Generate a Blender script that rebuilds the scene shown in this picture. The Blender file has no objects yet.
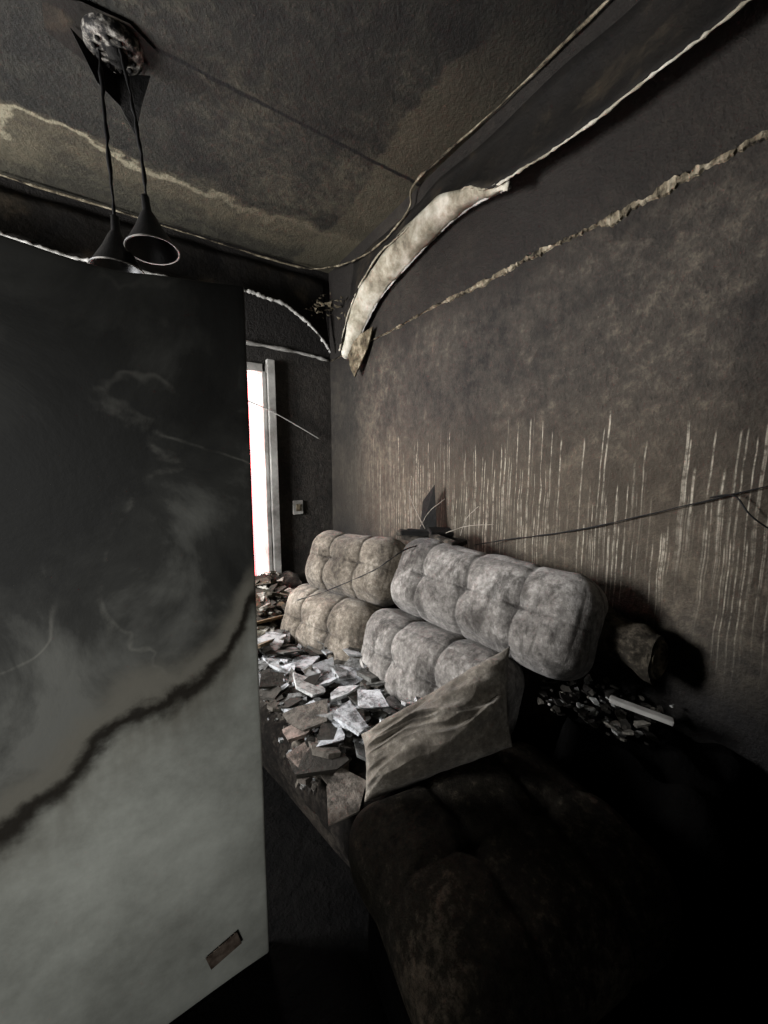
import bpy, bmesh, math, random
from mathutils import Vector, Matrix, noise, Euler
random.seed(7)
S=bpy.context.scene
D=bpy.data
rad=math.radians
def lin(c):
    return tuple(((v/255)/12.92 if v/255<=0.04045 else ((v/255+0.055)/1.055)**2.4) for v in c)+(1,)
# ---------------------------------------------------------------- materials
class NT:
    def __init__(s,name,rough=0.9,spec=0.2):
        s.m=D.materials.new(name); s.m.use_nodes=True
        s.n=s.m.node_tree.nodes; s.l=s.m.node_tree.links
        s.b=s.n['Principled BSDF']; s.b.inputs['Roughness'].default_value=rough
        s.b.inputs['Specular IOR Level'].default_value=spec
        tc=s.n.new('ShaderNodeTexCoord'); s.obj=tc.outputs['Object']
        g=s.n.new('ShaderNodeNewGeometry'); s.pos=g.outputs['Position']
    def lk(s,a,b): s.l.new(a,b)
    def val(s,i,v):
        if isinstance(v,bpy.types.NodeSocket): s.lk(v,i)
        else: i.default_value=v
    def math(s,op,a,b=0.0,c=0.0,clamp=False):
        n=s.n.new('ShaderNodeMath'); n.operation=op; n.use_clamp=clamp
        s.val(n.inputs[0],a); s.val(n.inputs[1],b); s.val(n.inputs[2],c); return n.outputs[0]
    def noise(s,scale,detail=6,rough=0.6,dist=0.0,vec=None):
        n=s.n.new('ShaderNodeTexNoise'); n.inputs['Scale'].default_value=scale
        n.inputs['Detail'].default_value=detail; n.inputs['Roughness'].default_value=rough
        n.inputs['Distortion'].default_value=dist
        s.lk(vec or s.pos,n.inputs['Vector']); return n.outputs['Fac']
    def mapr(s,v,a,b,c=0.0,d=1.0,smooth=True):
        n=s.n.new('ShaderNodeMapRange'); n.interpolation_type='SMOOTHSTEP' if smooth else 'LINEAR'
        s.lk(v,n.inputs[0])
        for i,x in zip((1,2,3,4),(a,b,c,d)): s.val(n.inputs[i],x)
        return n.outputs[0]
    def ramp(s,v,stops):
        n=s.n.new('ShaderNodeValToRGB'); e=n.color_ramp.elements
        while len(e)<len(stops): e.new(0.5)
        for el,(p,c) in zip(e,stops): el.position=p; el.color=lin(c)
        s.lk(v,n.inputs[0]); return n.outputs[0]
    def mix(s,f,a,b,mode='MIX'):
        n=s.n.new('ShaderNodeMix'); n.data_type='RGBA'; n.blend_type=mode
        s.val(n.inputs[0],f); s.val(n.inputs[6],a); s.val(n.inputs[7],b); return n.outputs[2]
    def xyz(s,vec=None):
        n=s.n.new('ShaderNodeSeparateXYZ'); s.lk(vec or s.pos,n.inputs[0]); return n.outputs
    def comb(s,x,y,z):
        n=s.n.new('ShaderNodeCombineXYZ'); s.val(n.inputs[0],x); s.val(n.inputs[1],y); s.val(n.inputs[2],z); return n.outputs[0]
    def bump(s,h,strength=0.4,dist=0.01):
        n=s.n.new('ShaderNodeBump'); n.inputs['Strength'].default_value=strength; n.inputs['Distance'].default_value=dist
        s.lk(h,n.inputs['Height']); s.lk(n.outputs[0],s.b.inputs['Normal'])
    def out(s,c): s.lk(c,s.b.inputs['Base Color']); return s.m
def simple(name,stops,scale=8,rough=0.9,bump=0.3,bd=0.01,detail=6,dist=0.0,obj=False,spec=0.2,metal=0):
    t=NT(name,rough,spec); f=t.noise(scale,detail,0.65,dist,t.obj if obj else None)
    t.b.inputs['Metallic'].default_value=metal
    c=t.ramp(f,stops)
    if bump: t.bump(t.noise(scale*4,5,0.7,0,t.obj if obj else None),bump,bd)
    return t.out(c)
def soot_wall(name,lo,mid,hi,extra=None,rough=0.8,speck=0.3):
    t=NT(name,rough,0.3)
    n1=t.noise(1.1,5,0.6,0.3); n2=t.noise(18,9,0.75); n3=t.noise(70,3,0.6)
    f=t.math('ADD',t.math('MULTIPLY',n1,0.5),t.math('MULTIPLY',n2,0.5))
    c=t.ramp(f,[(0.36,lo),(0.5,mid),(0.62,hi)])
    c=t.mix(t.mapr(t.noise(3.4,8,0.68,0.4),0.49,0.60,0.0,0.55),c,lin(lo))
    sp=t.mapr(n3,0.66,0.74)
    c=t.mix(t.math('MULTIPLY',sp,speck),c,lin((130,118,98)))
    c=t.mix(t.mapr(t.noise(34,4,0.6),0.36,0.28,0.0,0.6),c,lin((12,11,10)))
    if extra: c=extra(t,c)
    t.bump(t.math('ADD',n2,t.math('MULTIPLY',n3,0.4)),0.8,0.018)
    return t.out(c)
def right_extra(t,c):
    x,y,z=t.xyz()
    wob=t.math('MULTIPLY',t.math('SUBTRACT',t.noise(3.0,2),0.5),0.03)
    yy=t.math('ADD',y,wob)
    zone=t.math('MULTIPLY',t.mapr(z,0.7,1.1),t.mapr(z,1.8,1.25))
    c=t.mix(t.math('MULTIPLY',zone,0.4),c,lin((76,66,52)))
    tot=None
    for sc,off,wd,th in ((21,0.0,0.09,0.2),(33,5.3,0.12,0.25),(57,9.1,0.17,0.2),(12,2.7,0.06,0.2),(44,3.9,0.14,0.2),(71,1.9,0.19,0.2)):
        u=t.math('ADD',t.math('MULTIPLY',yy,sc),off)
        cell=t.math('FLOOR',u); fr=t.math('SUBTRACT',u,cell)
        w=t.n.new('ShaderNodeTexWhiteNoise'); w.noise_dimensions='1D'; t.lk(cell,w.inputs['W'])
        r=t.xyz(w.outputs['Color'])
        d=t.math('ABSOLUTE',t.math('SUBTRACT',fr,t.math('MULTIPLY_ADD',r[1],0.5,0.25)))
        line=t.mapr(d,wd,wd*0.2,0.0,1.0)
        top=t.math('MULTIPLY_ADD',t.math('POWER',r[0],1.5),0.52,1.12)
        bot=t.math('MULTIPLY_ADD',r[1],-0.5,1.12)
        a=t.math('MULTIPLY',t.mapr(t.math('SUBTRACT',top,z),0.0,0.03),t.mapr(t.math('SUBTRACT',z,bot),0.0,0.3))
        a=t.math('MULTIPLY',a,t.mapr(t.math('SUBTRACT',top,z),0.0,0.5,1.0,0.4))
        pres=t.math('MULTIPLY',t.mapr(r[2],th,1.0),0.85)
        s_=t.math('MULTIPLY',t.math('MULTIPLY',line,a),pres)
        tot=s_ if tot is None else t.math('MAXIMUM',tot,s_)
    tot=t.math('MULTIPLY',tot,t.mapr(t.noise(26,5,0.7),0.35,0.62,0.08,1.0))
    tot=t.math('MULTIPLY',tot,t.mapr(t.noise(2.2,3,0.5),0.38,0.55,0.35,1.0))
    tot=t.math('MULTIPLY',tot,t.mapr(y,2.9,1.8,0.05,1.0))
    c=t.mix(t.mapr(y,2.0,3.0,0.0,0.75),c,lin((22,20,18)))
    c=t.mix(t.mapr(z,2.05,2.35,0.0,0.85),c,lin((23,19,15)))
    c=t.mix(t.mapr(y,0.6,-0.1,0.0,0.5),c,lin((18,16,14)))  # light falloff toward the near end, painted into the wall colour
    c=t.mix(t.mapr(z,1.0,0.6,0.0,0.94),c,lin((6,5,5)))  # shadow low on the wall put into the colour, along with charring
    return t.mix(t.math('MULTIPLY',tot,0.78),c,lin((192,184,166)))
M_right=soot_wall('sooty_shaded_plaster_right',(27,25,22),(60,55,48),(102,94,81),right_extra)
def back_extra(t,c):
    x,y,z=t.xyz()
    return t.mix(t.mapr(z,2.2,2.4,0.0,0.8),c,lin((20,17,14)))
M_back=soot_wall('sooty_plaster_back',(25,23,21),(43,40,36),(66,61,55),back_extra)
M_dark=soot_wall('sooty_plaster_dark',(12,11,10),(20,18,17),(30,28,26))
def ceil_extra(t,c):
    x,y,z=t.xyz()
    n=t.noise(1.6,6,0.6,0.2)
    ln=t.math('ABSOLUTE',t.math('ADD',t.math('SUBTRACT',y,1.89),t.math('MULTIPLY',t.math('SUBTRACT',t.noise(9,5),0.5),0.04)))
    e=t.math('ADD',y,t.math('MULTIPLY',t.math('SUBTRACT',n,0.5),0.9))
    band=t.math('MULTIPLY',t.mapr(e,2.52,2.60),t.mapr(e,3.0,2.75,0.25,1.0))
    c=t.mix(t.math('MULTIPLY',t.math('MULTIPLY',band,0.55),t.mapr(t.noise(12,6,0.7),0.3,0.6,0.4,1.0)),c,lin((90,83,66)))
    rim=t.math('MULTIPLY',t.mapr(t.math('ABSOLUTE',t.math('SUBTRACT',e,2.61)),0.04,0.01),t.mapr(x,0.9,0.1,0.2,1.0))
    c=t.mix(t.math('MULTIPLY',rim,0.6),c,lin((146,140,118)))
    e2=t.math('ADD',x,t.math('MULTIPLY',t.math('SUBTRACT',n,0.5),0.5))
    b2=t.math('MULTIPLY',t.mapr(e2,1.20,1.23),t.mapr(y,0.9,1.6))
    c=t.mix(t.math('MULTIPLY',b2,0.45),c,lin((88,82,66)))
    c=t.mix(t.mapr(ln,0.014,0.005,0.0,0.97),c,lin((5,4,4)))
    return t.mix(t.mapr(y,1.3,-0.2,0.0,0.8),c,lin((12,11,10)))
M_ceil=soot_wall('sooty_ceiling',(14,13,11),(36,35,29),(68,65,53),ceil_extra)
M_floor=simple('charred_floor',[(0.3,(3,3,3)),(0.7,(12,11,10))],6,0.97,0.8,0.02,spec=0.05)
M_lip=simple('flaked_white_plaster',[(0.28,(58,51,40)),(0.46,(136,130,113)),(0.68,(196,192,178))],7,0.8,0.5)
M_lip2=simple('scorched_plaster_edge',[(0.35,(30,26,20)),(0.52,(92,83,66)),(0.7,(160,150,128))],13,0.9,0.8,0.015)
M_ledge=simple('broken_plaster_edge',[(0.38,(34,30,24)),(0.52,(112,103,85)),(0.7,(176,166,144))],17,0.9,0.8,0.015)
M_trim=simple('dirty_white_trim',[(0.3,(100,97,92)),(0.6,(176,174,168))],5,0.5,0.1)
M_band=simple('scorched_molding',[(0.3,(8,7,6)),(0.55,(24,21,17)),(0.8,(62,54,42))],5,0.8,0.6,0.012,spec=0.2)
M_char=simple('charcoal',[(0.3,(6,6,6)),(0.7,(26,24,21))],12,0.85,0.8,0.01,obj=True)
M_black=simple('black_cable',[(0.3,(6,6,6)),(0.7,(16,15,14))],20,0.6,0)
M_twig=simple('pale_wire',[(0.3,(100,94,84)),(0.7,(160,152,140))],20,0.6,0)
def fabric(name,lo,mid,hi,sheen=0.1,sc=2.6,soft=1.0,grime=0.0):
    t=NT(name,1.0,0.05)
    n1=t.noise(sc,9,0.72,0.3); n2=t.noise(48,6,0.75); n3=t.noise(260,2,0.5)
    f=t.math('ADD',t.math('MULTIPLY',n1,0.6),t.math('MULTIPLY',n2,0.4))
    c=t.ramp(f,[(0.5-0.13*soft,lo),(0.5,mid),(0.5+0.13*soft,hi)])
    a=t.n.new('ShaderNodeAttribute'); a.attribute_name='seam'
    if grime:
        # soot runs: stretched vertically
        x,y,z=t.xyz()
        st=t.noise(1.0,7,0.7,0.3,t.comb(t.math('MULTIPLY',x,9),t.math('MULTIPLY',y,9),t.math('MULTIPLY',z,3.5)))
        g=t.mapr(st,0.48,0.62,0.0,grime)
        c=t.mix(g,c,lin((34,31,28)))
    c=t.mix(t.math('MULTIPLY',a.outputs['Fac'],0.8),c,lin((20,17,15)))
    t.b.inputs['Sheen Weight'].default_value=sheen
    t.bump(t.math('ADD',n2,t.math('MULTIPLY',n3,0.5)),0.7,0.007)
    return t.out(c)
M_fab=fabric('sooty_grey_upholstery',(56,53,50),(110,106,101),(166,162,156),grime=0.65)
M_fab2=fabric('sooty_beige_upholstery',(56,50,43),(112,104,93),(166,158,145),grime=0.55)
M_fabd=fabric('charred_upholstery',(5,5,4),(16,14,12),(44,40,35),0.0)
M_fabm=fabric('scorched_upholstery',(11,10,9),(36,33,28),(84,77,66),0.0)
M_pil=fabric('ashy_pillow_fabric',(54,49,43),(98,92,83),(150,144,133),sc=4,soft=1.2,grime=0.35)
t=NT('debris_fragments',0.95,0.15)
a=t.n.new('ShaderNodeVertexColor'); a.layer_name='Col'
c=t.mix(t.mapr(t.noise(20,7,0.75),0.40,0.64,0.0,0.85),a.outputs[0],lin((44,42,38)))
t.bump(t.noise(60,5,0.7),0.8,0.01); M_deb=t.out(c)
M_heap=simple('ash_and_rubble',[(0.3,(12,11,10)),(0.5,(44,40,35)),(0.7,(104,98,88))],16,1.0,1.0,0.02)
# door: soot-stained paint
t=NT('soot_stained_door_paint',0.6,0.3)
x,y,z=t.xyz()
fc=t.n.new('ShaderNodeFloatCurve'); cv=fc.mapping.curves[0]
pts=[(0.0,0.24),(0.25,0.325),(0.41,0.358),(0.50,0.405),(0.56,0.425),(0.67,0.438),(0.75,0.462),(0.80,0.495),(0.83,0.525),(1.0,0.60)]
cv.points[0].location=pts[0]; cv.points[1].location=pts[-1]
for p in pts[1:-1]: cv.points.new(*p)
fc.mapping.update()
t.lk(t.math('ADD',x,0.6),fc.inputs['Value'])
zb=t.math('MULTIPLY',fc.outputs[0],2.0)
w1=t.math('MULTIPLY',t.math('SUBTRACT',t.noise(7,6,0.6,0.2),0.5),0.16)
d=t.math('ADD',t.math('SUBTRACT',z,zb),w1)
white=t.ramp(t.noise(3,8,0.7),[(0.3,(122,123,116)),(0.65,(178,180,172))])
drip=t.noise(1.0,4,0.6,0,t.comb(t.math('MULTIPLY',x,13),0.0,t.math('MULTIPLY',z,3)))
below=t.mapr(d,-0.20,0.0)
stain=t.mix(t.math('MULTIPLY',below,t.mapr(drip,0.35,0.7,0.25,0.7)),white,lin((84,78,66)))
cl=t.noise(3.2,9,0.65,0.5); cl2=t.noise(1.6,4,0.5,0.3)
soot=t.ramp(t.math('MULTIPLY_ADD',cl2,0.5,t.math('MULTIPLY',cl,0.5)),[(0.44,(34,34,32)),(0.52,(54,54,51)),(0.62,(108,108,103))])
ringn=t.math('ABSOLUTE',t.math('SUBTRACT',t.noise(2.0,4,0.5,0.8),0.5))
soot=t.mix(t.math('MULTIPLY',t.mapr(ringn,0.014,0.0),t.mapr(cl,0.45,0.62,0.0,0.45)),soot,lin((140,138,130)))
up=t.mapr(z,1.35,1.75); soot=t.mix(t.math('MULTIPLY',up,0.75),soot,lin((20,19,17)))
c=t.mix(t.mapr(d,-0.045,0.004),stain,lin((34,30,24)))
c=t.mix(t.mapr(d,0.010,0.04),c,lin((112,109,100)))
c=t.mix(t.mapr(d,0.045,0.13),c,soot)
t.bump(t.math('ADD',cl,t.mapr(d,-0.02,0.06,0,0.5)),0.35,0.010)
M_door=t.out(c)
t=NT('pink_curtain_cloth',0.9,0.1); t.b.inputs['Base Color'].default_value=lin((240,110,115))
tr=t.n.new('ShaderNodeBsdfTranslucent'); tr.inputs[0].default_value=lin((250,115,118))
ms=t.n.new('ShaderNodeMixShader'); ms.inputs[0].default_value=0.6
o=t.n['Material Output']; t.lk(t.b.outputs[0],ms.inputs[1]); t.lk(tr.outputs[0],ms.inputs[2]); t.lk(ms.outputs[0],o.inputs[0]); M_curt=t.m

# ---------------------------------------------------------------- mesh helpers
def link(o,parent=None):
    S.collection.objects.link(o)
    if parent: o.parent=parent
    return o
def mesh(name,verts,faces,mat,parent=None,smooth=False):
    me=D.meshes.new(name); me.from_pydata([tuple(v) for v in verts],[],faces); me.update()
    if mat: me.materials.append(mat)
    if smooth:
        for p in me.polygons: p.use_smooth=True
    return link(D.objects.new(name,me),parent)
def empty(name,loc=(0,0,0)):
    e=D.objects.new(name,None); e.location=loc; e.empty_display_size=0.1; return link(e)
def box(name,lo,hi,mat,parent=None,bev=0.0):
    return joinboxes(name,[(lo,hi)],mat,parent,bev)
def joinboxes(name,boxes,mat,parent=None,bev=0.0):
    bm=bmesh.new()
    for lo,hi in boxes:
        r=bmesh.ops.create_cube(bm,size=1)
        for v in r['verts']:
            v.co=Vector([ (lo[i]+hi[i])/2+v.co[i]*(hi[i]-lo[i]) for i in range(3)])
    if bev: bmesh.ops.bevel(bm,geom=bm.edges[:],offset=bev,segments=2,affect='EDGES')
    me=D.meshes.new(name); bm.to_mesh(me); bm.free(); me.materials.append(mat)
    return link(D.objects.new(name,me),parent)
def cat(P,n=8):
    P=[Vector(p) for p in P];Q=[]
    for i in range(len(P)-1):
        p0=P[max(i-1,0)];p1=P[i];p2=P[i+1];p3=P[min(i+2,len(P)-1)]
        for k in range(n):
            s=k/n; Q.append(0.5*((2*p1)+(p2-p0)*s+(2*p0-5*p1+4*p2-p3)*s*s+(3*p1-p0-3*p2+p3)*s**3))
    Q.append(P[-1]); return Q
def tube(name,pts,r,mat,parent=None,jit=0.0,n=7):
    Q=cat(pts); vs=[];fs=[]
    for i,q in enumerate(Q):
        tdir=(Q[min(i+1,len(Q)-1)]-Q[max(i-1,0)]).normalized()
        a=tdir.orthogonal().normalized() if i==0 else (a-tdir*a.dot(tdir)).normalized()
        b=tdir.cross(a)
        jj=Vector((random.uniform(-jit,jit),random.uniform(-jit,jit),random.uniform(-jit,jit)))
        rr=r*(1+random.uniform(-.5,.5)*(1 if jit else 0))
        for k in range(n):
            an=2*math.pi*k/n; vs.append(q+jj+(a*math.cos(an)+b*math.sin(an))*rr)
    for i in range(len(Q)-1):
        for k in range(n):
            fs.append((i*n+k,i*n+(k+1)%n,(i+1)*n+(k+1)%n,(i+1)*n+k))
    fs.append(tuple(range(n))[::-1]); fs.append(tuple((len(Q)-1)*n+k for k in range(n)))
    return mesh(name,vs,fs,mat,parent,True)
def lathe(name,prof,mat,loc,parent=None,seg=40,rot=(0,0,0)):
    vs=[];fs=[]
    for r,z in prof:
        for k in range(seg):
            an=2*math.pi*k/seg; vs.append((r*math.cos(an),r*math.sin(an),z))
    for i in range(len(prof)-1):
        for k in range(seg):
            fs.append((i*seg+k,i*seg+(k+1)%seg,(i+1)*seg+(k+1)%seg,(i+1)*seg+k))
    o=mesh(name,vs,fs,mat,parent,True); o.location=loc; o.rotation_euler=rot
    return o
def cushion(name,size,grid,loc,rot,mat,parent,r=None,groove=0.010,button=0.026,puff=0.003,cuts=110,axis='y',seed=0,sag=0.012,gw=0.005,crown=0.028):
    w,dp,h=size; half=Vector((w/2,dp/2,h/2)); r=r or min(half)*0.85
    bm=bmesh.new(); bmesh.ops.create_cube(bm,size=2)
    bmesh.ops.subdivide_edges(bm,edges=bm.edges[:],cuts=cuts,use_grid_fill=True)
    me=D.meshes.new(name); seam=[]
    A,B=(0,2) if axis=='y' else (0,1)
    na,nb=grid
    for v in bm.verts:
        p=Vector((v.co[0]*half[0],v.co[1]*half[1],v.co[2]*half[2]))
        c=Vector([max(-(half[i]-r),min(half[i]-r,p[i])) if half[i]>r else 0 for i in range(3)])
        n=(p-c); n=n.normalized() if n.length>1e-6 else Vector((0,0,1))
        q=c+n*r
        for i in range(3):
            if half[i]<r: q[i]=max(-half[i],min(half[i],q[i]))
        wob=0.006*noise.noise(q*9+Vector((seed,1,2)))
        u=((p[A]+wob)/half[A]*0.5+0.5)*na; vv=((p[B]+wob)/half[B]*0.5+0.5)*nb
        def sd(t_,n_,L):
            k=round(t_)
            return abs(t_-k)*L/n_ if 0<k<n_ else 9
        da=sd(u,na,half[A]*2); db=sd(vv,nb,half[B]*2)
        wgt=abs(n[1] if axis=='y' else n[2])
        ga=math.exp(-(da/gw)**2)
        near=math.exp(-(min(da,1)/0.045)**2)      # cross pleats fade between the buttons
        gb=math.exp(-(db/gw)**2)*(wgt**0.5)*(0.25+0.75*near)
        wide=0.45*groove*max(math.exp(-(da/0.022)**2),math.exp(-(db/0.03)**2)*wgt*(0.3+0.7*near))
        fu=u-math.floor(u); fv=vv-math.floor(vv)
        pf=(max(0,4*fu*(1-fu))**0.5)*(max(0,4*fv*(1-fv))**0.5)
        rd=math.hypot(min(da,1),min(db,1))
        cr_=crown*(1-(p[A]/half[A])**2)*(1-(p[B]/half[B])**2)*wgt
        dsp=-groove*max(ga,gb)*0.8-wide-button*math.exp(-(rd/0.034)**2)*wgt+puff*pf*wgt+cr_
        if rd<0.011: dsp+=0.006*wgt
        nn=noise.noise(q*4+Vector((seed*3.1,seed,0)))*sag+noise.noise(q*13+Vector((seed,0,seed)))*sag*0.3
        ang=math.atan2(db,da+1e-6)
        nn-=0.006*max(0,noise.noise(Vector((ang*3.2,round(u)*3+seed,round(vv)*5))))*math.exp(-((rd-0.045)/0.04)**2)*wgt
        nn+=0.006*noise.noise(Vector((q[A]*30,q[B]*6,seed)))*math.exp(-(min(db,1)/0.07)**2)*wgt
        v.co=q+n*(dsp+nn)
        seam.append(max(ga,gb,1.0 if rd<0.012 else 0)*0.9)
    bm.to_mesh(me); bm.free()
    at=me.attributes.new('seam','FLOAT','POINT'); at.data.foreach_set('value',seam)
    me.materials.append(mat)
    for p in me.polygons: p.use_smooth=True
    o=link(D.objects.new(name,me),parent); o.location=loc; o.rotation_euler=rot
    return o

# ---------------------------------------------------------------- room shell
XL,XR,YF,YB,H=-1.6,1.5,-1.6,3.11,3.0
T=0.12
box('floor',(XL-T,YF-T,-0.1),(XR+T,YB+T,0),M_floor)
box('ceiling',(XL-T,YF-T,H),(XR+T,YB+T,H+0.1),M_ceil)
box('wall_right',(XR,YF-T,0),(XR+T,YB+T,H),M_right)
box('wall_front',(XL,YF-T,0),(XR,YF,H),M_dark)
DX0,DX1,DZ=0.10,0.97,2.18
joinboxes('wall_back',[((XL,YB,0),(DX0,YB+T,H)),((DX1,YB,0),(XR,YB+T,H)),((DX0,YB,DZ),(DX1,YB+T,H))],M_back)
WY0,WY1,WZ0,WZ1=1.75,2.85,0.95,2.25
joinboxes('wall_left',[((XL-T,YF,0),(XL,WY0,H)),((XL-T,WY1,0),(XL,YB,H)),((XL-T,WY0,0),(XL,WY1,WZ0)),((XL-T,WY0,WZ1),(XL,WY1,H))],M_dark)
box('wall_partition',(XL,0.94,0),(-0.56,1.06,H),M_dark)
joinboxes('window_1',[((XL-T,WY0,WZ0),(XL+0.02,WY0+0.05,WZ1)),((XL-T,WY1-0.05,WZ0),(XL+0.02,WY1,WZ1)),((XL-T,WY0,WZ0),(XL+0.04,WY1,WZ0+0.05)),((XL-T,WY0,WZ1-0.05),(XL+0.02,WY1,WZ1)),((XL-0.08,2.28,WZ0),(XL-0.04,2.32,WZ1))],M_trim)
joinboxes('trim_1',[((DX0,YB-0.025,0),(DX0+0.07,YB+T,DZ)),((DX1-0.070,YB-0.03,0),(DX1-0.04,YB+T,DZ)),((DX1-0.03,YB-0.045,0),(DX1+0.03,YB+T,DZ+0.04)),((DX0,YB-0.03,DZ-0.06),(DX1+0.03,YB+T,DZ))],M_trim,bev=0.004)
tube('trim_2',[(-1.58,YB-0.01,2.31),(0.2,YB-0.012,2.305),(0.8,YB-0.02,2.32),(1.2,YB-0.012,2.315),(1.48,YB-0.01,2.29)],0.013,M_trim,jit=0.002)
# jagged plaster ledge on right wall
vs=[];fs=[];N=700
for i in range(N):
    y=YF+0.02+(YB-YF-0.04)*i/(N-1)
    zc=2.285+0.012*noise.noise(Vector((y*2,0,0)))
    th=0.3+0.7*max(0,min(1,(2.4-y)/1.6))
    gap=max(0.12,min(1,1.6*abs(noise.noise(Vector((y*6,30,0))))+0.35))
    hi=zc+th*gap*(0.012+0.024*abs(noise.noise(Vector((y*9,3,0))))+0.014*noise.noise(Vector((y*70,3,0))))
    lo=zc-th*gap*(0.010+0.035*abs(noise.noise(Vector((y*7,9,0))))+0.018*noise.noise(Vector((y*80,3,7))))
    ox=0.016+0.010*noise.noise(Vector((y*60,1,7)))
    vs+=[(XR+0.002,y,hi),(XR-ox,y,hi-0.006),(XR-ox*0.6,y,lo+0.004),(XR+0.002,y,lo)]
    if i:
        b=i*4
        for k in range(3): fs.append((b-4+k,b-3+k,b+1+k,b+k))
mesh('trim_3',vs,fs,M_ledge)

def interp(tab,t_):
    for (a,va),(b,vb) in zip(tab,tab[1:]):
        if a<=t_<=b:
            s=(t_-a)/(b-a); s=s*s*(3-2*s); return va+(vb-va)*s
    return tab[0][1] if t_<tab[0][0] else tab[-1][1]
tabR=[(-1.6,2.56),(0.3,2.56),(0.78,2.545),(1.19,2.556),(1.4,2.66),(1.64,2.715),(2.05,2.685),(2.3,2.61),(2.47,2.53),(2.66,2.26)]
cm=empty('crown_molding',(1.4,2.9,2.9))
def place(o):
    o.parent=cm; o.matrix_parent_inverse=Matrix.Translation(-Vector(cm.location)); return o
vs=[];fs=[];N=260;K=9;lip=[]
for i in range(N):
    y=YF+0.01+(2.66-YF-0.01)*i/(N-1)
    zl=interp(tabR,y)+0.008*noise.noise(Vector((y*5,0,1)))
    for k in range(K):
        s=k/(K-1)
        zz=2.90+(zl-2.90)*s
        xx=1.49-0.13*s**2.2-0.030*noise.noise(Vector((y*3,zz*5,0)))
        vs.append((min(xx,1.495),y,zz))
    lip.append(Vector(vs[-1]))
    if i:
        for k in range(K-1): a=i*K+k; fs.append((a-K,a-K+1,a+1,a))
o=mesh('sheet_right',vs,fs,M_band,None,True); place(o)
m=o.modifiers.new('s','SOLIDIFY'); m.thickness=0.008
place(tube('lip_right',[lip[i] for i in range(0,N,6)]+[lip[-1]],0.0048,M_lip,None,jit=0.0015))
tabB=[(-1.59,2.63),(-0.5,2.635),(-0.2,2.60),(0.1,2.615),(0.477,2.60),(0.81,2.655),(1.05,2.62),(1.27,2.51),(1.38,2.42),(1.45,2.33)]
vs=[];fs=[];lip=[];N=160
for i in range(N):
    x=XL+0.01+(1.45-XL-0.01)*i/(N-1)
    zl=interp(tabB,x)+0.012*noise.noise(Vector((x*4,5,1)))
    for k in range(K):
        s=k/(K-1); zz=2.92+(zl-2.92)*s
        yy=3.10-0.11*s**2.2-0.012*noise.noise(Vector((x*4,zz*6,3)))
        vs.append((x,min(yy,3.105),zz))
    lip.append(Vector(vs[-1]))
    if i:
        for k in range(K-1): a=i*K+k; fs.append((a-K,a,a+1,a-K+1))
o=mesh('sheet_back',vs,fs,M_band,None,True); place(o)
m=o.modifiers.new('s','SOLIDIFY'); m.thickness=0.008
place(tube('lip_back',[lip[i] for i in range(0,N,6)]+[lip[-1]],0.012,M_trim,None,jit=0.002))
place(tube('ceiling_edge',[(1.49,-1.5,2.985),(1.485,0.0,2.985),(1.48,0.66,2.985),(1.475,1.3,2.985),(1.45,1.86,2.985),(1.47,1.95,2.90),(1.47,2.2,2.85),(1.46,2.5,2.86),(1.42,2.85,2.93),(1.2,3.05,2.95),(0.5,3.08,2.97),(-0.6,3.06,2.97),(-1.5,3.06,2.97)],0.0055,M_ledge,None,jit=0.003))
A=[(1.37,2.66,2.25),(1.37,2.47,2.54),(1.365,2.05,2.685),(1.36,1.64,2.72),(1.36,1.38,2.66),(1.37,1.14,2.555)]
B=[(1.45,2.66,2.20),(1.46,2.30,2.475),(1.46,1.96,2.575),(1.46,1.62,2.635),(1.44,1.40,2.62),(1.40,1.16,2.550)]
a_=cat(A,14);b_=cat(B,14);vs=[];fs=[]
for i,(p,q) in enumerate(zip(a_,b_)):
    for k in range(10):
        s=k/9; v=p.lerp(q,s); v+=Vector((-0.015*math.sin(math.pi*s),0,-0.03*math.sin(math.pi*s)))
        v+=Vector((0.3,0,1))*0.024*noise.noise(v*9)
        vs.append(v)
    if i:
        for k in range(9): a=i*10+k; fs.append((a-10,a-9,a+1,a))
o=mesh('peeled_lobe',vs,fs,M_lip,None,True); place(o)
m=o.modifiers.new('s','SOLIDIFY'); m.thickness=0.006
place(tube('lobe_edge',b_[::3]+[b_[-1]],0.0045,M_trim,None,jit=0.0015))
chip=mesh('hanging_chip',[(1.42,2.66,2.31),(1.47,2.35,2.35),(1.47,2.42,2.23),(1.44,2.56,2.05),(1.43,2.60,2.11)],[(0,1,2,3,4)],M_lip2); place(chip)
m=chip.modifiers.new('s','SOLIDIFY'); m.thickness=0.01
vs=[];fs=[]
for _ in range(40):
    p=Vector((random.uniform(1.25,1.47),random.uniform(2.75,3.06),random.uniform(2.56,2.70))); b=len(vs)
    sc=random.choice((.5,.7,1.2))
    for k in range(4):
        vs.append(p+sc*Vector((random.uniform(-.05,.05),random.uniform(-.03,.03),random.uniform(-.02,.02))))
    fs+=[(b,b+1,b+2),(b,b+2,b+3),(b,b+3,b+1),(b+1,b+3,b+2)]
place(mesh('corner_flakes',vs,fs,M_lip2))
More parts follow.
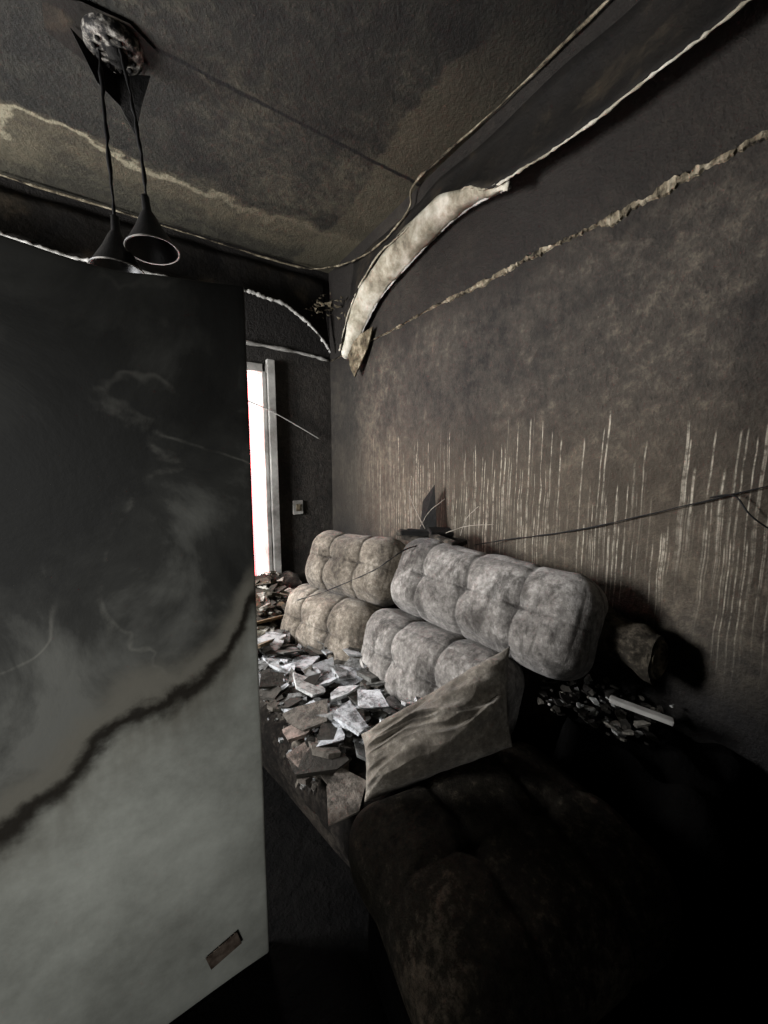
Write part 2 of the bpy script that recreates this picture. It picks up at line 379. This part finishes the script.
# ---------------------------------------------------------------- door slab
dr=empty('door_1',(-0.15,0.97,0))
YD=0.955
nx,nz=40,90; X0=-0.56; vs=[];fs=[]
def topz(x): return 1.812-0.030*max(0,min(1,(0.22-x)/0.2))+0.02*max(0,min(1,(0.0-x)/0.25))+0.005*noise.noise(Vector((x*8,0,0)))
def xr(z): return 0.240+0.008*z/1.8
for side,yy in ((0,YD),(1,YD+0.04)):
    for i in range(nx+1):
        for j in range(nz+1):
            z0=1.81*j/nz; X1=xr(z0)
            x=X0+(X1-X0)*i/nx; z=0.005+(topz(x)-0.005)*j/nz
            vs.append((x,yy+0.006*noise.noise(Vector((x*3,z*3,0))),z))
n1=(nx+1)*(nz+1)
idx=lambda s,i,j: s*n1+i*(nz+1)+j
for i in range(nx):
    for j in range(nz):
        fs.append((idx(0,i,j),idx(0,i+1,j),idx(0,i+1,j+1),idx(0,i,j+1)))
        fs.append((idx(1,i,j),idx(1,i,j+1),idx(1,i+1,j+1),idx(1,i+1,j)))
for i in range(nx):
    fs.append((idx(0,i,nz),idx(0,i+1,nz),idx(1,i+1,nz),idx(1,i,nz)))
    fs.append((idx(0,i,0),idx(1,i,0),idx(1,i+1,0),idx(0,i+1,0)))
for j in range(nz):
    fs.append((idx(0,0,j),idx(0,0,j+1),idx(1,0,j+1),idx(1,0,j)))
    fs.append((idx(0,nx,j),idx(1,nx,j),idx(1,nx,j+1),idx(0,nx,j+1)))
def dpar(o): o.parent=dr; o.matrix_parent_inverse=Matrix.Translation(-Vector(dr.location)); return o
o=dpar(mesh('slab',vs,fs,M_door,None,True))
m=o.modifiers.new('b','BEVEL'); m.width=0.008; m.segments=3; m.limit_method='ANGLE'; m.angle_limit=1.0
M_lab=simple('scorched_label',[(0.35,(54,42,34)),(0.6,(104,92,82))],40,0.7,0.2)
o=dpar(box('label',(-0.04,-0.0015,-0.022),(0.04,0.0015,0.022),M_lab)); o.location=(0.120,YD-0.004,0.12); o.rotation_euler=(0,rad(-14),0)
for z in (0.3,1.5):
    dpar(box('hinge',(-0.575,YD-0.01,z),(-0.55,YD+0.005,z+0.1),M_char))
sw=empty('light_switch',(1.17,3.1,1.04))
box('plate',(-0.045,-0.005,-0.06),(0.045,0.01,0.06),M_trim,sw,0.004)
box('rocker',(-0.018,-0.012,-0.03),(0.018,-0.003,0.03),M_lip2,sw,0.002)
vs=[];fs=[];N=60
for i in range(N):
    x=0.58+0.283*i/(N-1); y=3.30+0.02*math.sin(x*90)
    vs+=[(x,y,0.02),(x-0.012,y,2.3)]
    if i: fs.append((2*i-2,2*i,2*i+1,2*i-1))
mesh('curtain',vs,fs,M_curt,None,True)
# ---------------------------------------------------------------- pendant lamp
pl=empty('pendant_lamp',(0.044,1.94,H))
M_can=simple('burnt_metal_canopy',[(0.42,(16,15,14)),(0.52,(80,76,70)),(0.64,(150,146,138))],45,0.6,0.3,obj=True)
lathe('canopy',[(0.0,-0.05),(0.08,-0.05),(0.095,-0.04),(0.097,0.0)],M_can,(0.01,0.0,0.0),pl)
lathe('canopy_core',[(0.0,-0.07),(0.03,-0.07),(0.035,-0.05)],M_char,(0.02,0.0,0.0),pl)
for k in range(10):
    an=k*math.pi/5; lathe('knob_%d'%k,[(0,-0.058),(0.008,-0.057),(0.009,-0.05)],M_char,(0.01+0.062*math.cos(an),0.062*math.sin(an),0),pl,seg=10)
vs=[(-0.12,0.02,-0.02),(0.01,0.09,-0.05),(0.13,0.05,-0.03),(0.09,0.05,-0.16),(0.065,0.06,-0.27),(0.02,0.08,-0.17),(-0.05,0.08,-0.12)]
o=mesh('scorched_flap',vs,[tuple(range(7))],M_char,pl); m=o.modifiers.new('s','SOLIDIFY'); m.thickness=0.006
o=mesh('scorched_ring',[(-0.20,0.10,-0.004),(-0.19,-0.04,-0.010),(-0.08,-0.10,-0.015),(0.06,-0.11,-0.012),(0.15,-0.05,-0.008),(0.10,0.10,-0.006),(-0.08,0.16,-0.004)],[tuple(range(7))],M_band,pl)
M_sh=simple('scorched_metal_shade',[(0.35,(8,8,8)),(0.7,(30,28,27))],14,0.45,0.2,obj=True,spec=0.4)
M_in=simple('shade_rim',[(0.35,(40,38,35)),(0.65,(120,116,110))],14,0.5,0.1,obj=True)
for i,(sx,sy,zt,tilt) in enumerate(((-0.030,0.020,-0.675,(-0.03,0.02,0)),(0.079,-0.052,-0.600,(-0.10,-0.06,0)))):
    sh=[(0.008,0.06),(0.014,0.055),(0.016,0.0),(0.028,-0.02),(0.05,-0.07),(0.075,-0.115),(0.094,-0.15)]
    lathe('shade_%d'%i,sh,M_sh,(sx,sy,zt),pl,rot=tilt)
    lathe('shade_lining_%d'%i,[(0.092,-0.15),(0.073,-0.115),(0.046,-0.072),(0.02,-0.03)],M_sh,(sx,sy,zt),pl,rot=tilt)
    lathe('rim_%d'%i,[(0.091,-0.151),(0.096,-0.153),(0.097,-0.148)],M_in,(sx,sy,zt),pl,rot=tilt)
    tube('cord_%d'%i,[(sx*0.6-0.02,sy*.6,-0.03),(sx*0.8-0.012,sy,-0.2),(sx-0.004,sy,-0.42),(sx,sy,zt+0.05)],0.006,M_black,pl,jit=0.002)
# ---------------------------------------------------------------- sofa
so=empty('sofa',(0.9,1.5,0))
def sp_(o): o.parent=so; o.matrix_parent_inverse=Matrix.Translation(-Vector(so.location)); return o
aR=math.atan2(-.99,.13); aL=math.atan2(-.93,.37); aM=math.atan2(-.965,.26)
sp_(cushion('headrest_near',(0.95,0.28,0.385),(4,2),(1.235,1.100,0.83),(rad(-27),rad(1.5),aR),M_fab,None,seed=1,r=0.115))
sp_(cushion('lumbar_near',(0.76,0.28,0.36),(3,2),(1.03,1.18,0.52),(rad(-16),0,aR),M_fab,None,seed=2,r=0.105))
sp_(cushion('headrest_far',(0.65,0.26,0.37),(3,2),(1.050,1.885,0.82),(rad(-27),0,aL),M_fab2,None,seed=3,r=0.115))
sp_(cushion('lumbar_far',(0.68,0.27,0.38),(3,2),(0.89,1.88,0.495),(rad(-18),0,aM),M_fab2,None,seed=4,r=0.105))
sp_(cushion('seat_near',(0.78,0.56,0.18),(3,2),(0.68,1.22,0.31),(0,0,aR),M_fabd,None,seed=5,axis='z',r=0.07,cuts=40))
sp_(cushion('seat_far',(0.70,0.56,0.18),(3,2),(0.60,2.00,0.31),(0,0,aL),M_fabd,None,seed=6,axis='z',r=0.07,cuts=40))
sp_(cushion('base',(1.50,0.80,0.24),(2,1),(0.83,1.62,0.12),(0,0,math.atan2(-.98,.2)),M_fabd,None,seed=7,r=0.04,groove=0.005,cuts=24))
sp_(cushion('back_frame',(1.45,0.16,0.75),(2,1),(1.32,1.52,0.42),(rad(-4),0,math.atan2(-.98,.2)),M_fabd,None,seed=8,r=0.06,groove=0.005,cuts=24))
ot=empty('ottoman',(0.76,0.50,0))
def op_(o): o.parent=ot; o.matrix_parent_inverse=Matrix.Translation(-Vector(ot.location)); return o
op_(cushion('top',(0.70,0.54,0.24),(3,2),(0.74,0.550,0.355),(rad(3),0,rad(-8)),M_fabm,None,seed=9,axis='z',r=0.10,crown=0.035,groove=0.014,button=0.03,gw=0.007,sag=0.02,cuts=70))
op_(cushion('body',(0.64,0.48,0.24),(2,1),(0.74,0.52,0.12),(0,0,rad(-8)),M_floor,None,seed=10,r=0.05,cuts=24,groove=0.005))
# ---------------------------------------------------------------- pillow
def pillow(name,cs,th,mat,n=110,wr=0.02,seed=0):
    c=[Vector(p) for p in cs]; nrm=(c[1]-c[0]).cross(c[3]-c[0]).normalized()
    vs=[];fs=[]
    cen=(c[0]+c[1]+c[2]+c[3])/4
    for side in (1,-1):
        for i in range(n+1):
            for j in range(n+1):
                u=i/n;v=j/n
                p=(c[0]*(1-u)+c[1]*u)*(1-v)+(c[3]*(1-u)+c[2]*u)*v
                e=(max(0,4*u*(1-u))**0.55)*(max(0,4*v*(1-v))**0.55)
                pinch=0.06*(1-abs(2*u-1)**2)*(abs(2*v-1)**3)+0.02*(1-abs(2*v-1)**2)*(abs(2*u-1)**3)
                p=p.lerp(cen,pinch)
                w=0.25*noise.noise(Vector((u*2,v*2,seed)))
                f1=1-abs(noise.noise(Vector((u*2.6+w*3,v*1.6,seed))))*2.6
                f2=1-abs(noise.noise(Vector((u*6+w*8,v*3.5,seed+4))))*2.4
                f3=noise.noise(Vector((u*5,v*6,seed+9)))
                fold=f1+0.35*f2+0.4*f3-0.8
                vs.append(p+nrm*side*(th*e*(0.85+0.3*u)+wr*fold*min(1,e*1.6))+Vector((0,0,0.006*noise.noise(Vector((u*9,v*9,seed))))))
    m_=(n+1)**2
    for s in (0,1):
        for i in range(n):
            for j in range(n):
                a=s*m_+i*(n+1)+j; f=(a,a+n+1,a+n+2,a+1)
                fs.append(f if s==0 else f[::-1])
    o=mesh(name,vs,fs,mat,None,True)
    bm=bmesh.new(); bm.from_mesh(o.data); bmesh.ops.remove_doubles(bm,verts=bm.verts[:],dist=0.0004); bm.to_mesh(o.data); bm.free()
    for p in o.data.polygons: p.use_smooth=True
    return o
pillow('burnt_pillow',[(0.56,0.98,0.54),(0.50,0.86,0.425),(0.90,0.66,0.56),(1.00,0.76,0.81)],0.11,M_pil,seed=2.0,wr=0.024)
# ---------------------------------------------------------------- debris
de=empty('plaster_debris',(0.65,1.9,0.45))
def dp_(o): o.parent=de; o.matrix_parent_inverse=Matrix.Translation(-Vector(de.location)); return o
def heap_h(x,y):
    b=0.42+0.05*noise.noise(Vector((x*5,y*5,0)))+0.03*noise.noise(Vector((x*17,y*17,2)))
    b+=0.10*max(0,(y-2.1))
    wv=0.05*noise.noise(Vector((y*4,1,0)))
    ex=min(1,max(0,(x+wv-0.30)/0.14)); b-=0.30*(1-ex)**1.3
    ey=min(1,max(0,(y+0.10*noise.noise(Vector((x*6,2,0)))-0.84)/0.22)); b-=0.34*(1-ey)**1.3
    return max(b,0.02)
vs=[];fs=[];NX,NY=70,170
for i in range(NX+1):
    for j in range(NY+1):
        x=0.26+0.80*i/NX; y=0.84+2.22*j/NY
        vs.append((x,y,heap_h(x,y)))
for i in range(NX):
    for j in range(NY):
        a=i*(NY+1)+j; f=(a,a+NY+1,a+NY+2,a+1)
        if min(vs[k][2] for k in f)>0.33: fs.append(f)
used=sorted({k for f in fs for k in f}); mp={k:i for i,k in enumerate(used)}
dp_(mesh('rubble_heap',[vs[k] for k in used],[tuple(mp[k] for k in f) for f in fs],M_heap,None,True))
def shard_mesh(name,items):
    vs=[];fs=[];cols=[]
    for pos,size,tx,ty,rz,th,col in items:
        k=random.choice((4,5,5,6,7)); R=Euler((tx,ty,rz)).to_matrix(); b=len(vs)
        ang=sorted([2*math.pi*(q+random.uniform(-.4,.4))/k for q in range(k)]); asp=random.uniform(.5,1.0)
        rr=[size*random.uniform(.65,1.15) for _ in range(k)]
        for zz in (th/2,-th/2):
            for a,r_ in zip(ang,rr):
                f=1.0 if zz>0 else random.uniform(.85,1.0)
                vs.append(Vector(pos)+R@Vector((r_*f*math.cos(a),r_*f*asp*math.sin(a),zz)))
                cols.append(col)
        fs.append(tuple(b+q for q in range(k))); fs.append(tuple(b+k+q for q in range(k))[::-1])
        for q in range(k): fs.append((b+q,b+k+q,b+k+(q+1)%k,b+(q+1)%k))
    o=mesh(name,vs,fs,M_deb)
    ca=o.data.color_attributes.new('Col','FLOAT_COLOR','POINT')
    for i,cc in enumerate(cols): ca.data[i].color=lin(cc)
    return o
pal=[(176,178,180),(150,152,152),(128,128,126),(98,97,93),(70,67,62),(92,87,80),(196,198,200),(50,47,43)]
it=[]
for _ in range(1500):          # fines
    y=0.96+2.06*random.random()**1.05; x=random.uniform(0.38,0.94)
    if heap_h(x,y)<0.34: continue
    s=random.choice((0.006,0.008,0.010,0.013,0.018,0.024))
    col=random.choice(pal) if y<2.0 else random.choice([(88,84,74),(72,68,58),(120,116,102),(160,156,146),(54,50,44),(98,84,64)])
    it.append(((x,y,heap_h(x,y)+0.006+random.uniform(0,0.015)),s,random.uniform(-.5,.5),random.uniform(-.5,.5),random.uniform(0,6.3),s*0.5,col))
for _ in range(270):           # larger flat plaster plates
    y=1.0+2.0*random.random()**1.05; x=random.uniform(0.40,0.90)
    if heap_h(x,y)<0.36: continue
    s=random.choice((0.035,0.045,0.055,0.07,0.085,0.10))*random.uniform(.85,1.15)
    tl=0.28
    if y>2.0: col=random.choice([(88,84,74),(72,68,58),(120,116,102),(170,166,156),(54,50,44),(98,84,64)]); tl=0.45
    else: col=random.choice(pal)
    it.append(((x,y,heap_h(x,y)+0.012+random.uniform(0,0.035)),s,random.uniform(-tl,tl),random.uniform(-tl,tl),random.uniform(0,6.3),random.choice((.007,.010,.014,.018)),col))
for (x,y,z,s,tx,ty,rz,col) in ((0.44,1.12,0.43,0.08,0.15,-0.25,0.4,(110,98,90)),(0.462,0.915,0.415,0.105,0.12,-0.12,0.9,(112,105,97)),(0.42,1.22,0.45,0.08,-0.1,0.2,2.2,(122,108,100)),(0.58,1.12,0.49,0.10,0.1,-0.1,1.2,(190,192,194)),(0.66,1.3,0.48,0.09,-0.1,0.1,0.2,(194,196,196)),(0.56,1.42,0.48,0.11,0.2,-0.15,2.0,(180,180,177)),(0.7,1.0,0.5,0.07,0.5,0.1,2.0,(186,188,188)),(0.50,1.7,0.47,0.10,0.2,-0.15,2.0,(186,188,188)),(0.55,1.9,0.48,0.12,0.1,-0.15,1.0,(174,175,174)),(0.44,1.85,0.50,0.13,-0.3,0.3,1.0,(112,98,78)),(0.62,2.2,0.48,0.16,-0.3,0.2,0.6,(110,92,68)),(0.60,2.5,0.52,0.15,0.3,-0.2,1.6,(96,84,66)),
  (0.86,1.06,0.50,0.05,0.5,0.3,0.6,(205,207,208)),(0.90,1.02,0.51,0.04,-0.4,0.5,1.6,(190,190,188)),(0.84,1.10,0.48,0.05,0.2,-0.3,2.6,(196,196,194)),(0.48,1.02,0.42,0.06,-0.2,-0.2,2.9,(84,78,70)),(0.39,1.04,0.42,0.05,0.2,0.3,1.9,(70,64,58))):
    it.append(((x,y,z),s,tx,ty,rz,0.014,col))
dp_(shard_mesh('fragments',it))
vs=[];fs=[];n=40
cr=empty('charred_rubble_mound',(1.3,0.4,0))
for i in range(n+1):
    for j in range(n+1):
        x=1.16+0.335*i/n; y=0.05+0.66*j/n
        e=min(1,4*(i/n+0.15)*1.0)*min(1,(1-j/n)*6+.6)*min(1,j/n*3)
        vs.append((x-1.3,y-0.4,0.02+0.50*e+0.06*noise.noise(Vector((x*9,y*9,4)))*e))
for i in range(n):
    for j in range(n):
        a=i*(n+1)+j; fs.append((a,a+n+1,a+n+2,a+1))
mesh('mound',vs,fs,M_floor,cr,True)
it=[]
for _ in range(150):
    x=random.uniform(1.14,1.46)-1.3; y=random.uniform(0.44,0.78)-0.4
    it.append(((x,y,0.555+random.uniform(0,.05)),random.uniform(.006,.028),random.uniform(-.5,.5),random.uniform(-.5,.5),random.uniform(0,6),0.006,random.choice([(110,106,98),(60,57,52),(180,180,176),(44,42,39),(30,28,26),(30,28,26)])))
shard_mesh('fragments',it).parent=cr
o=box('batten',(-0.085,-0.012,-0.008),(0.085,0.012,0.008),M_trim,cr,0.002); o.location=(-0.015,0.080,0.635); o.rotation_euler=(0.1,0.14,rad(-62))
# rolled rug
N=34;seg=26;vs=[];fs=[]
for i in range(N):
    s=i/(N-1)
    for k in range(seg):
        an=2*math.pi*k/seg; rr=0.078*(1+0.2*noise.noise(Vector((s*6,math.cos(an)*1.5,math.sin(an)*1.5))))
        vs.append((rr*math.cos(an),0.30*s,rr*math.sin(an)+0.06*s))
    if i:
        for k in range(seg): fs.append(((i-1)*seg+k,(i-1)*seg+(k+1)%seg,i*seg+(k+1)%seg,i*seg+k))
rg=empty('rolled_rug',(1.39,0.48,0.775))
mesh('roll',vs,fs,M_fabm,rg,True)
sp=[]
for k in range(60):
    an=k*0.42; r_=0.006+0.060*k/59; sp.append((r_*math.cos(an),0.0,r_*math.sin(an)))
tube('spiral_end',sp,0.006,M_ledge,rg)
lathe('end_disc',[(0,0),(0.072,0)],M_pil,(0,0.008,0),rg,rot=(rad(90),0,0))
# ---------------------------------------------------------------- wires
tube('electric_cable',[(1.42,1.32,1.00),(1.485,1.15,1.05),(1.485,0.8,1.15),(1.485,0.3,1.34),(1.485,-0.3,1.58),(1.49,-0.8,1.9)],0.0026,M_black,None,jit=0.001)
tube('electric_cable.001',[(1.485,0.42,1.30),(1.47,0.36,1.31),(1.46,0.31,1.25),(1.48,0.22,1.19),(1.485,0.0,1.1)],0.0025,M_black,None)
tube('electric_cable.002',[(0.72,1.95,0.66),(0.80,1.78,0.74),(0.93,1.50,0.90),(1.06,1.42,1.00),(1.25,1.40,1.03)],0.0026,M_black,None,jit=0.001)
tube('white_conduit',[(0.74,3.06,1.90),(1.0,3.05,1.80),(1.38,3.08,1.62)],0.005,M_trim,None)
bb=empty('charred_boards',(1.27,1.46,1.02))
for k,(lx,ly,lz,w,l,rz,tx) in enumerate(((0,0,0,0.32,0.13,-1.3,0.1),(0.02,0.06,0.025,0.22,0.08,-0.9,-0.15),(-0.03,-0.10,0.02,0.20,0.03,-1.7,0.25),(0.03,-0.02,0.04,0.12,0.07,-0.4,0.3),(-0.06,0.10,0.02,0.16,0.05,-1.0,0.2),(-0.03,0.02,0.03,0.26,0.02,-0.6,0.1))):
    o=box('board_%d'%k,(-w/2,-l/2,-0.012),(w/2,l/2,0.012),M_char if k%2 else M_heap,bb,0.003); o.location=(lx,ly,lz); o.rotation_euler=(tx,0.05,rz)
for k,(p,q) in enumerate((((1.30,1.68,1.05),(1.31,1.70,1.34)),((1.33,1.60,1.05),(1.35,1.78,1.25)),((1.35,1.35,1.05),(1.40,1.28,1.2)),((1.31,1.62,1.06),(1.38,1.5,1.22)),((1.3,1.4,1.06),(1.42,1.2,1.12)))):
    p=Vector(p)-bb.location;q=Vector(q)-bb.location; mid=(p+q)/2+Vector((0,0.02,0.01))
    tube('twig_%d'%k,[p,mid,q],0.0018,M_twig,bb,jit=0.001)
mesh('splinter',[(x-1.30,y-1.48,z-1.03) for x,y,z in ((1.40,1.72,0.98),(1.45,1.62,0.98),(1.46,1.66,1.30),(1.47,1.77,1.03),(1.46,1.72,1.14),(1.44,1.74,1.20))],[(0,1,2),(0,2,4),(0,4,3),(1,3,4),(1,4,2),(0,3,1),(0,2,5),(0,5,3)],M_char,bb)
# ---------------------------------------------------------------- lights & world
def area(name,loc,tgt,sx,sy,e,col,spread=math.pi):
    l=D.lights.new(name,'AREA'); l.shape='RECTANGLE'; l.size=sx; l.size_y=sy; l.energy=e; l.color=col; l.spread=spread
    o=link(D.objects.new(name,l)); o.location=loc
    o.rotation_euler=(Vector(tgt)-Vector(loc)).to_track_quat('-Z','Y').to_euler(); return o
area('window_daylight',(-1.90,2.32,1.65),(0.9,1.60,0.95),0.8,1.0,270,(0.98,0.98,1.0))
area('doorway_daylight',(0.55,3.75,1.5),(0.7,1.5,0.9),0.9,2.0,110,(1.0,0.96,0.92))
area('door_fill',(-1.3,-0.9,1.3),(-0.15,1.0,0.9),0.5,1.2,4.0,(1.0,1.0,0.98),rad(60))  # added fill behind the camera to brighten the door slab; no opening there
w=D.worlds.new('World'); S.world=w; w.use_nodes=True
w.node_tree.nodes['Background'].inputs[0].default_value=(1,0.99,0.97,1); w.node_tree.nodes['Background'].inputs[1].default_value=2.5
cam=D.cameras.new('Camera'); cam.lens=380/1024*36; cam.sensor_width=36; cam.clip_start=0.02
co=link(D.objects.new('Camera',cam))
co.matrix_world=Matrix.Translation((0,0,1.4))@Matrix.Rotation(rad(-33.5),4,'Z')@Matrix.Rotation(rad(90-7.05),4,'X')
S.camera=co
S.view_settings.view_transform='Standard'
